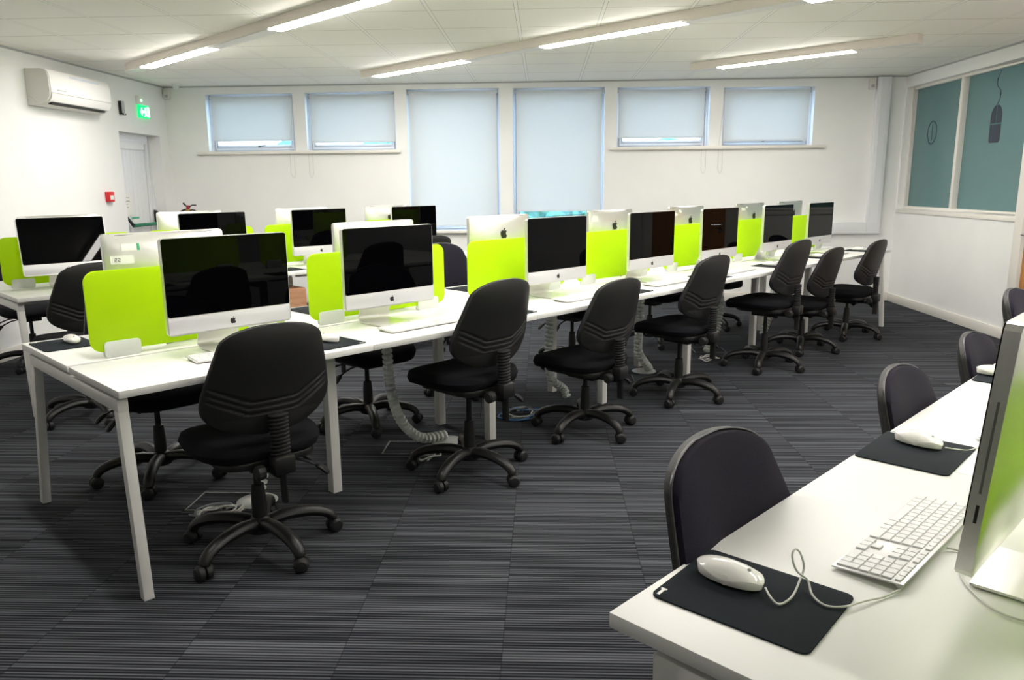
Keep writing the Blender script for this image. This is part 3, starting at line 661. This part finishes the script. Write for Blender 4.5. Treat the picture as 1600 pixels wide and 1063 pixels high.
for i, u in enumerate((1.335, 2.10, 3.26, 4.185, 5.04, 5.955, 6.765)):
    ex_ = ['nearest and largest, at the desk end', 'beside the largest', 'behind the second chair', 'behind the low third chair', 'behind the fourth chair', 'behind the tall fifth chair', 'at the far end by the corner'][i]
    FRONT.append(computer(u, 2.85, 0, '%s black-screened computer of the long row, %s' % (ordn[i], ex_), GA, yaw=(0, 0, 0, 0, 0, 0, 0)[i]))
GB = 'computers turned away on the long desk row'
REAR = []
for i, u in enumerate((1.29, 2.36, 3.265, 4.36, 5.34, 6.38, 7.17)):
    ex_ = ['carrying a label reading 22', 'its corner above the second screen', 'above the third green divider', 'above the fourth green divider',
           'above the fifth green divider', 'above the sixth green divider', 'a sliver at the far end'][i]
    REAR.append(computer(u, 3.34, PI, '%s silver computer back of the long row, %s' % (ordn[i], ex_), GB))
GC = 'computers of the rear desk row'
for i, (u, yaw, tilt) in enumerate(((1.505, -2.6, 9.5), (2.49, 0, 1), (3.37, 0, 0), (4.34, 0, 0))):
    computer(u, 5.5, 0, 'black-screened computer on the rear row, ' + ['tilted back and reflecting a white ceiling light', 'above the first long-row computer', 'third from its near end', 'dark brownish screen under the tall window'][i], GC, yaw, tilt)
for i, u in enumerate((1.62, 2.53, 3.50, 4.40)):
    computer(u, 6.0, PI, 'silver back of a rear-row computer, ' + ['mostly hidden by the screen reflecting the light', 'below the fire extinguisher', 'peeping left of the third rear screen', 'with fruit logo beside the brownish screen'][i], GC)
big = computer(1.378, .246, PI, 'large silver all-in-one computer seen edge-on on the foreground desk', None, tilt=4)
sd = -1
bc = {c.name.split('.')[0]: c for c in big.children}
bpy.data.objects.remove(bc['power_cable'])
MB().box(CW/2-.0006, .0095, .215, CW/2+.0008, .0125, .345).obj('disc_slot', 'grey', bc['body'])
MB().box(CW/2-.0006, .0095, .172, CW/2+.0008, .0135, .198).obj('card_slot', 'black', bc['body'])
MB().box(-.05, .060, .052, -.015, .078, .064).obj('cable_plug', 'cable', bc['stand'], bevel=.002)
# stickers on the turned-away computers
def rear_y(x, z):
    ex_ = 1-min(1, abs(x)/(CW/2))**2.2; q = (z-CZ0)/(CZ1-CZ0); ez = 1-abs(2*q-1)**2.6
    return .020+.034*ex_**.8*max(0, ez)**.75
def sticker(o, x, z, w, h, m='paper', name='sticker'):
    bo = [c for c in o.children if c.name.startswith('body')][0]
    g = lambda off: (lambda a, b: (x+a*w/2, rear_y(x+a*w/2, z-h/2+b*h)+off, z-h/2+b*h))
    return MB().sheet(g(-.002), g(.0012), 8, 4).obj(name, m, bo)
sticker(REAR[0], .185, .345, .085, .034, name='number_label')
sticker(REAR[0], .155, .395, .058, .026, 'paper', name='asset_label'); sticker(REAR[0], .121, .395, .012, .027, 'labelgreen', name='asset_label_end'); 
def digit2(x0, z0, w, h, y, m):               # a 2 read from behind the screen, where x runs to the left
    t_ = h*.15
    for k in range(3): m.box(x0, y, z0+(h-t_)*k/2, x0+w, y+.0008, z0+(h-t_)*k/2+t_)
    m.box(x0, y, z0+h/2, x0+t_, y+.0008, z0+h-t_); m.box(x0+w-t_, y, z0+t_, x0+w, y+.0008, z0+h/2)
g = MB()
for k in range(2): digit2(.205-k*.0125, .338, .009, .015, rear_y(.205-k*.0125, .345)+.0013, g)
bo = [c for c in REAR[0].children if c.name.startswith('body')][0]
g.obj('printed_number', 'ink', bo)
for i, (x, z, w, h) in ((2, (.165, .385, .075, .040)), (3, (.195, .395, .045, .035)), (4, (.12, .415, .03, .018)), (4, (.19, .39, .05, .02)), (5, (.16, .40, .06, .022)), (5, (.10, .415, .03, .015)), (6, (.14, .41, .05, .02))):
    sticker(REAR[i], x, z, w, h)

# ------------------------------------------------------------------ lime dividers with clear clamps
def make_divider():
    t = thing('desk_divider', '', 'divider')
    MB().prism(rrect(.805, .306, .045, 8, .4025, .153), -.004, .004, 'y').obj('lime_panel', 'lime', t, (0, 0, .024), bevel=.0015)
    for x in (.045, .62):
        MB().prism(rrect(.132, .062, .014, 5, x+.066, .031), -.0135, -.0045, 'y').obj('clamp', 'clamp', t, bevel=.0015)
        MB().prism(rrect(.132, .062, .014, 5, x+.066, .031), .0045, .0135, 'y').obj('clamp', 'clamp', t, bevel=.0015)
    return t
div0 = make_divider(); dused = [False]
def divider(u, v, label, group):
    o = copy_tree(div0) if dused[0] else div0; dused[0] = True
    o.location = at(u, v, TOP+.0005); o.rotation_euler = (0, 0, ROW); tag(o, label, 'divider', group); return o
for i, u in enumerate((.885, 1.808, 2.782, 3.70, 4.66, 5.62, 6.58)):
    divider(u, 3.082, '%s lime green frosted divider along the long desk row, counted from the near end' % ordn[i], 'lime dividers of the long row')
for i, u in enumerate((1.185, 2.1, 3.0, 3.95)):
    divider(u, 5.72, ['lime green divider behind the tilted rear screen', 'lime green divider behind the second rear screen', 'lime green divider behind the third rear screen', 'lime green divider behind the brownish rear screen'][i], 'lime dividers of the rear row')
divider(.94, .076, 'lime green divider of the foreground desk just behind the silver computer', None)
for k in (1, 2): divider(.94+.977*k, .076, 'lime green divider farther along the foreground desks beyond the silver computer', 'mirrored lime dividers')

# ------------------------------------------------------------------ bench desks
def bench(u0, n, w, vf, vm0, vm1, vr, group, labs, legs=True):
    """front top from vf to vm0, rear top from vm1 to vr; an A-shaped frame at both ends, straight inset legs between the bays"""
    for i in range(n):
        a, b = u0+i*w, u0+(i+1)*w
        t = thing('bench_desk', labs[i], 'desk', at(a, vf), ROW, group)
        MB().box(.001, 0, TOP-.025, w-.001, vm0-vf, TOP).obj('desktop', 'white', t, bevel=.0018)
        MB().box(.001, vm1-vf, TOP-.025, w-.001, vr-vf, TOP).obj('desktop', 'white', t, bevel=.0018)
        zt = TOP-.0255-.012; D_ = vr-vf
        MB().box(.05, .30, zt-.04, w-.0, .34, zt).box(.05, D_-.36, zt-.04, w, D_-.32, zt).obj('support_rail', 'whitepaint', t, bevel=.002)
        def end_frame(x0):
            s = .034
            MB().box(x0, .045, zt-.045, x0+s, D_-.075, zt).obj('cross_bar', 'whitepaint', t, bevel=.002)
            for y0, y1, yb0, yb1 in ((.045, .085, -.002, .033), (D_-.115, D_-.075, D_+.045, D_+.08)):
                zt2 = zt if False else zt-.0452
                vs = [(x0, yb0, 0), (x0+s, yb0, 0), (x0+s, yb1, 0), (x0, yb1, 0), (x0, y0, zt2), (x0+s, y0, zt2), (x0+s, y1, zt2), (x0, y1, zt2)]
                MB().add(vs, [(0, 3, 2, 1), (4, 5, 6, 7), (0, 1, 5, 4), (1, 2, 6, 5), (2, 3, 7, 6), (3, 0, 4, 7)]).obj('leg', 'whitepaint', t, bevel=.002)
        def mid_frame(x0):
            s = .045
            MB().box(x0, .33, zt-.085, x0+s, D_-.33, zt-.0405).obj('cross_bar', 'whitepaint', t, bevel=.002)
            for y in (.352, D_-.352): MB().box(x0, y-.0225, 0, x0+s, y+.0225, zt-.0855 if False else zt-.0857).obj('leg', 'whitepaint', t, bevel=.002)
        if i == 0: end_frame(.008)
        else: mid_frame(-.022)
        if i == n-1: end_frame(w-.053)
labs = ['white bench desk at the near end of the long row, slanting leg', 'second white bench desk of the long row, holding the second black screen', 'third white bench desk of the long row, behind the second office chair',
        'fourth white bench desk of the long row, behind the low third chair', 'fifth white bench desk of the long row', 'sixth white bench desk of the long row, behind the tall chair', 'seventh white bench desk at the far end of the long row by the corner']
bench(.79, 7, .977, 2.532, 3.030, 3.052, 3.655, 'white bench desks of the long row', labs)
bench(1.135, 4, .977, 5.20, 5.67, 5.69, 6.30, 'white bench desks of the rear row', ['white bench desk at the near end of the rear row', 'second white bench desk of the rear row below the fire extinguisher', 'third white bench desk of the rear row', 'last white bench desk of the rear row beneath the tall window'])
bench(.842, 4, .977, -.49, .065, .087, .634, 'white bench desks in the foreground', ['white foreground desk with the large mouse mat and keyboard', 'white foreground desk with the second mouse mat', 'third white desk of the foreground row', 'fourth white desk of the foreground row by the wooden door'])
cb = thing('cupboard', 'low brown wooden cupboard standing under the rear desk row', 'cupboard', at(2.49, 5.24), ROW)
MB().box(0, 0, .0, .56, .30, .60).obj('carcass', 'beech', cb, bevel=.003)
MB().box(.004, -.018, .03, .278, -.0005, .592).obj('cupboard_door', 'beech', cb, bevel=.002)
MB().box(.282, -.018, .03, .556, -.0005, .592).obj('cupboard_door', 'beech', cb, bevel=.002)

# ------------------------------------------------------------------ mats, mice, keyboards
def mouse_mesh():
    def up(s, q):
        T = tt(q); y = -.056+.112*T; w = .029*max(0, 1-abs(2*T-1)**2.3)**.5+.0002
        x = w*math.sin(s*PI/2); e = max(0, 1-(x/.0295)**2)**.5*max(0, 1-((y+.004)/.061)**2)**.5
        return (x, y, .006+.027*e)
    def lo(s, q):
        p = up(s, q); return (p[0]*.93, p[1]*.96, .002 + .003*(abs(s)**3))
    return MB().sheet(up, lo, 14, 20)
def make_mouse():
    t = thing('computer_mouse', '', 'mouse')
    mouse_mesh().obj('mouse_body', 'mouse', t, angle=1.5)
    MB().lathe([(.0028, 0), (.0032, .0022), (.0015, .0042)], 12, Matrix.Translation((0, .032, .0268))).obj('scroll_ball', 'ltgrey', t)
    MB().lathe([(.0075, 0), (.0085, .0006), (.0075, .0012)], 16, Matrix.Translation((.0268, .004, .013)) @ Matrix.Rotation(PI/2-.25, 4, 'Y')).obj('side_button', 'ltgrey' if False else 'mouse', t)
    return t
def make_mat():
    t = tag(MB().prism(rrect(.20, .245, .014, 5), 0, .003).obj('mouse_mat', 'pad', bevel=.0006), '', 'mouse mat')
    MB().box(.070, -.115, .0031, .092, -.110, .0033).box(.070, -.118, .0031, .074, -.108, .0033).obj('printed_mark', 'paper', t)
    return t
mouse0, mat0 = make_mouse(), make_mat(); mu, pu_ = [False], [False]
def mouse(u, v, rz, label, group=None):
    o = copy_tree(mouse0) if mu[0] else mouse0; mu[0] = True
    o.location = at(u, v, TOP+.0042); o.rotation_euler = (0, 0, ROW+rz); return tag(o, label, 'mouse', group)
def pad(u, v, rz, label, group=None):
    o = copy_tree(mat0) if pu_[0] else mat0; pu_[0] = True
    o.location = at(u, v, TOP+.0006); o.rotation_euler = (0, 0, ROW+rz); return tag(o, label, 'mouse mat', group)
pad(1.030, .500, PI+.06, 'black mouse mat at the foreground desk corner, under the mouse with looping lead')
mouse(1.046, .548, PI+.05, 'large white mouse on the mat at the foreground desk corner')
pad(1.893, .533, PI/2+.02, 'black mouse mat second along the foreground desk')
mouse(1.945, .545, PI-.12, 'white mouse on the second mat of the foreground desk')
pad(2.845, .530, PI/2+.02, 'black mouse mat half hidden by the silver computer')
mouse(2.835, .585, PI, 'white mouse half hidden behind the silver computer')
GM, GP = 'white mice on the long desk row', 'black mouse mats on the long desk row'
for i, (u, mm) in enumerate(((1.665, 1), (2.70, 0), (3.72, 1), (4.66, 0), (5.55, 1), (6.42, 1), (7.30, 1))):
    pad(u, 2.70, .04, 'black mouse mat beside the %s chair of the long row' % ordn[i], GP)
    mouse(u+.01, 2.715, .1, 'white mouse on the mat beside the %s chair of the long row' % ordn[i], GM)
pad(.905, 3.49, PI, 'black mouse mat beside the first green divider at the near desk end', GP)
mouse(.94, 3.50, PI, 'white mouse on the far side of the near desk end', GM)
for i, u in enumerate((1.95, 3.0, 3.85)):
    pad(u, 5.40, 0, 'black mouse mat on the rear desk row beside its %s screen' % ordn[i+1], 'black mouse mats on the rear row')
pad(2.08, 3.50, PI, 'dark mouse mat behind the second green divider of the long row', GP)
pad(3.16, 3.48, PI, 'dark mouse mat between the second and third dividers of the long row', GP)

KX = [1]*13
def key_rows():
    """(x, y, w, d) in key units from the left edge; a full-size keyboard, user at low y"""
    K = []
    def row(y, ws, x=0, d=1.0):
        for w_ in ws:
            if w_ > 0: K.append((x, y, w_, d))
            x += abs(w_)
    row(5.15, [1]*14 + [-.4] + [1]*3 + [-.4] + [1]*4, 0, .62)
    row(4, [1]*13 + [2-1] + [-.4] + [1]*3 + [-.4] + [1]*4)
    row(3, [1.5] + [1]*11 + [1.5] + [-.4] + [1]*3 + [-.4] + [1]*4)
    row(2, [1.75] + [1]*11 + [1.25] + [-3.8] + [1]*4)
    row(1, [1.25] + [1.1]*10 + [1.75] + [-1.4] + [1] + [-1.4] + [1]*3)
    row(0, [1.2, 1.1, 1.4, 5.2, 1.4, 1.1, 2.6] + [-.4] + [1]*3 + [-.4] + [2, 1])
    K.append((20.8, 0, 1, 2.0))
    return K
UNIT, KL = .0182, 21.8
def kb_shell(t):
    L = UNIT*KL+.012
    MB().prism([(-.056, .004), (-.056, .007), (.056, .0145), (.056, .0115)], -L/2, L/2, 'x').obj('keyboard_body', 'kbbody', t, bevel=.001)
    MB().tube([(-L/2+.01, .047, .0065), (L/2-.01, .047, .0065)], .006, 10).obj('rear_foot', 'clamp', t)
    return L
def slope(y): return .007 + (y+.056)/.112*.0075
def key_box(m, k):
    x, y, w_, d_ = k
    x0 = (x-KL/2)*UNIT+.0010; x1 = (x+w_-KL/2)*UNIT-.0010; y0 = -.052+y*.0178+.0009; y1 = -.052+(y+d_)*.0178-.0009
    vs = []
    for (X_, Y_) in ((x0, y0), (x1, y0), (x1, y1), (x0, y1)): vs.append((X_, Y_, slope(Y_)+.0004))
    for (X_, Y_) in ((x0+.0006, y0+.0006), (x1-.0006, y0+.0006), (x1-.0006, y1-.0006), (x0+.0006, y1-.0006)): vs.append((X_, Y_, slope(Y_)+.0030))
    return m.add(vs, [(0, 3, 2, 1), (4, 5, 6, 7), (0, 1, 5, 4), (1, 2, 6, 5), (2, 3, 7, 6), (3, 0, 4, 7)])
kb = thing('keyboard', 'white keyboard with raised keys beside the looping mouse lead on the foreground desk', 'keyboard', at(1.405, .390, TOP), ROW+PI-.012)
kb_shell(kb); KS = key_rows()
KS.sort(key=lambda k: -k[0])                 # the number pad end is nearest the camera
for k in KS[:100]: key_box(MB(), k).obj('key', 'key', kb)
rest = MB()
for k in KS[100:]: key_box(rest, k)
rest.obj('keys', 'key', kb)['kind'] = 'stuff'
kb2 = thing('keyboard', '', 'keyboard', at(2.285, .40, TOP), ROW+PI)
kb_shell(kb2); g = MB()
for k in KS: key_box(g, k)
g.obj('keycaps', 'key', kb2)
tag(kb2, 'white keyboard beyond the second mouse mat, partly behind the silver computer', 'keyboard')
for i, u in enumerate((1.325, 2.155, 3.32, 4.17, 5.05, 5.95, 6.76)):
    o = copy_tree(kb2); o.location = at(u, 2.715 if i else 2.76, TOP); o.rotation_euler = (0, 0, ROW + (-.04, .02, 0, 0, .03, 0, 0)[i])
    if i == 0: o.location = at(1.33, 2.765, TOP)
    tag(o, 'white keyboard in front of the %s computer of the long row' % ordn[i], 'keyboard', 'white keyboards on the long row')

# leads on the foreground desk
Z = TOP+.0066
def lead(name, pts, r, m, label, n=6):
    return tag(MB().tube(smooth_path([at(*p) for p in pts], n), r, 8).obj(name, m), label, 'cable')
lead('mouse_lead', [(1.045, .487, Z+.008), (1.03, .470, Z+.004), (1.028, .455, Z), (1.059, .450, Z+.002), (1.100, .457, Z+.010), (1.117, .459, .762), (1.104, .461, .790), (1.083, .461, .804), (1.073, .460, .795), (1.082, .455, .770), (1.105, .447, Z+.012), (1.085, .430, Z+.002), (1.072, .404, Z), (1.089, .382, Z), (1.125, .368, Z-.001), (1.165, .352, TOP+.003), (1.199, .340, TOP+.006)], .0017, 'cable', 'white mouse lead looping up over the mat to the keyboard')
lead('mouse_lead', [(1.952, .487, TOP+.008), (1.97, .463, TOP+.004), (1.985, .445, TOP+.003), (2.03, .43, TOP+.003), (2.09, .40, TOP+.003)], .0017, 'cable', 'white mouse lead leaving the second mat of the foreground desk')
lead('keyboard_lead', [(1.40, .330, TOP+.006), (1.41, .315, TOP+.003), (1.40, .29, TOP+.003), (1.37, .25, TOP+.003), (1.35, .2, TOP+.003)], .0018, 'cable', 'thin white keyboard lead passing under the silver computer')
lead('network_cable', [(1.40, .30, TOP+.003), (1.36, .293, TOP+.003), (1.315, .285, TOP+.003), (1.26, .247, TOP+.003), (1.235, .21, TOP+.003), (1.24, .17, TOP+.003), (1.28, .12, TOP+.003)], .0018, 'ltgrey' if False else 'cable', 'thin pale cable curving below the silver computer at the frame edge')

# ------------------------------------------------------------------ under the desks: cable spines, leads, floor boxes
def spine(path, base, label):
    P = smooth_path([at(*p) for p in path], 6); t = thing('cable_spine', label, 'cable tidy', (0, 0, 0), 0, 'cable spines under the long row')
    g = MB(); acc = 0; prev = None; step = .026
    pts = [P[0]]
    for p in P[1:]:
        while (p-pts[-1]).length > step: pts.append(pts[-1] + (p-pts[-1]).normalized()*step)
    for i in range(len(pts)-1):
        a, b = pts[i], pts[i+1]; d_ = (b-a); g.tube([a+d_*.04, a+d_*.30, a+d_*.70, a+d_*.96], [.022, .036, .036, .022], 8, flat=.75)
    g.obj('spine_links', 'spine', t)
    if base: MB().lathe([(.085, .0006), (.088, .004), (.08, .009), (.03, .016)], 28, Matrix.Translation(at(base[0], base[1], 0))).obj('base_plate', 'spine', t)
    return t
spine([(1.46, 3.06, .66), (1.49, 3.05, .5), (1.515, 3.05, .3), (1.51, 3.05, .14), (1.475, 3.04, .02)], (1.465, 3.035), 'milky plastic cable spine with round foot behind the first office chair')
spine([(2.205, 3.06, .67), (2.215, 3.06, .51), (2.222, 3.06, .38), (2.255, 3.06, .235), (2.32, 3.06, .125), (2.41, 3.05, .052), (2.50, 3.04, .045), (2.56, 3.03, .04)], (2.565, 3.03), 'milky plastic cable spine sagging to the floor between first and second chairs')
spine([(3.44, 3.08, .67), (3.45, 3.08, .54), (3.43, 3.08, .31), (3.475, 3.08, .157), (3.57, 3.07, .09), (3.585, 3.05, .02)], None, 'milky plastic cable spine beside the third chair of the long row')
spine([(4.40, 3.08, .67), (4.395, 3.08, .376), (4.37, 3.08, .22), (4.46, 3.08, .107), (4.54, 3.10, .05), (4.59, 3.14, .03)], (4.59, 3.17), 'milky plastic cable spine beside the fourth chair of the long row')
spine([(5.43, 3.08, .67), (5.50, 3.08, .45), (5.49, 3.08, .29), (5.42, 3.08, .15), (5.30, 3.08, .04)], None, 'milky plastic cable spine between fourth and fifth chairs')
spine([(6.40, 3.08, .67), (6.50, 3.08, .42), (6.44, 3.08, .27), (6.32, 3.08, .15), (6.25, 3.08, .04)], None, 'milky plastic cable spine behind the sixth chair')
def bundle(cu, cv, n, rad, label, cols=('cable', 'cablegrey'), seed=1):
    random.seed(seed); t = thing('cable_bundle', label, 'cables', (0, 0, 0), 0, 'loose cables on the carpet')
    for k in range(n):
        a0 = random.uniform(0, 2*PI); pts = []
        for j in range(9):
            a = a0 + j*.75; r = rad*(.55+.5*random.random()); pts.append(at(cu+r*math.cos(a)*1.2, cv+r*math.sin(a)*.9, .006+.022*random.random()*(j not in (0, 8))))
        MB().tube(smooth_path(pts, 5), .0042, 6).obj('cable_loop', cols[k % len(cols)], t)
bundle(1.27, 3.02, 5, .09, 'tangle of white and grey cables by the foot of the first cable spine', seed=3)
bundle(2.33, 2.94, 4, .08, 'grey and white cable loops at the foot of the second cable spine', seed=5)
bundle(3.18, 3.08, 6, .12, 'coiled blue and white cables on the carpet before the third chair', ('cable', 'cablegrey', 'cableblue'), seed=8)
bundle(5.25, 3.02, 3, .08, 'white leads fanning over the carpet near the fourth chair', ('cable',), seed=9)
lead('desk_lead', [(2.95, 3.2, .68), (2.99, 3.2, .5), (2.985, 3.2, .2), (2.95, 3.18, .02)], .003, 'rubber', 'thin black lead hanging from the long desk to the floor before the third chair')
for i, (u, v) in enumerate(((1.36, 3.14), (2.36, 3.10), (4.28, 3.2), (5.55, 3.2))):
    o = thing('floor_box', ['flush floor socket box with metal rim behind the first chair', 'flush floor socket box with metal rim below the second cable spine', 'flush floor socket box beside the third chair', 'flush floor socket box beyond the fourth chair'][i], 'floor box', at(u, v), 0, 'floor boxes')
    frame_m = MB(); 
    for a in ((-.13, -.10, .13, -.092), (-.13, .092, .13, .10), (-.13, -.092, -.122, .092), (.122, -.092, .13, .092)): frame_m.box(a[0], a[1], .0006, a[2], a[3], .004)
    frame_m.obj('rim', 'grey', o); MB().box(-.114, -.084, .0006, .114, .084, .003).obj('lid', 'carpet', o)

# ------------------------------------------------------------------ camera, world, view
cam = bpy.data.cameras.new('camera'); co = bpy.data.objects.new('camera', cam); COL.objects.link(co); S.camera = co
cam.sensor_width = 36; cam.lens = 1198.2452/1600*36; cam.clip_start = .05
yw, pt, rl = -.0426, .2001, -.0095
fw = Vector((math.sin(yw)*math.cos(pt), math.cos(yw)*math.cos(pt), -math.sin(pt))); rt = Vector((math.cos(yw), -math.sin(yw), 0)); up = rt.cross(fw)
r2 = rt*math.cos(rl) + up*math.sin(rl); u2 = up*math.cos(rl) - rt*math.sin(rl)
mm = Matrix((r2, u2, -fw)).transposed().to_4x4(); mm.translation = (0, 0, 1.3596); co.matrix_world = mm
w = bpy.data.worlds.new('daylight'); S.world = w; w.use_nodes = True
bg = w.node_tree.nodes['Background']; bg.inputs['Color'].default_value = (.56, .78, 1, 1); bg.inputs['Strength'].default_value = 2.7
S.view_settings.view_transform = 'Standard'; S.view_settings.look = 'None'; S.view_settings.gamma = 1; S.view_settings.use_curve_mapping = False
S.view_settings.exposure = 1.58
S.cycles.max_bounces = 10; S.cycles.diffuse_bounces = 6; S.cycles.use_denoising = True
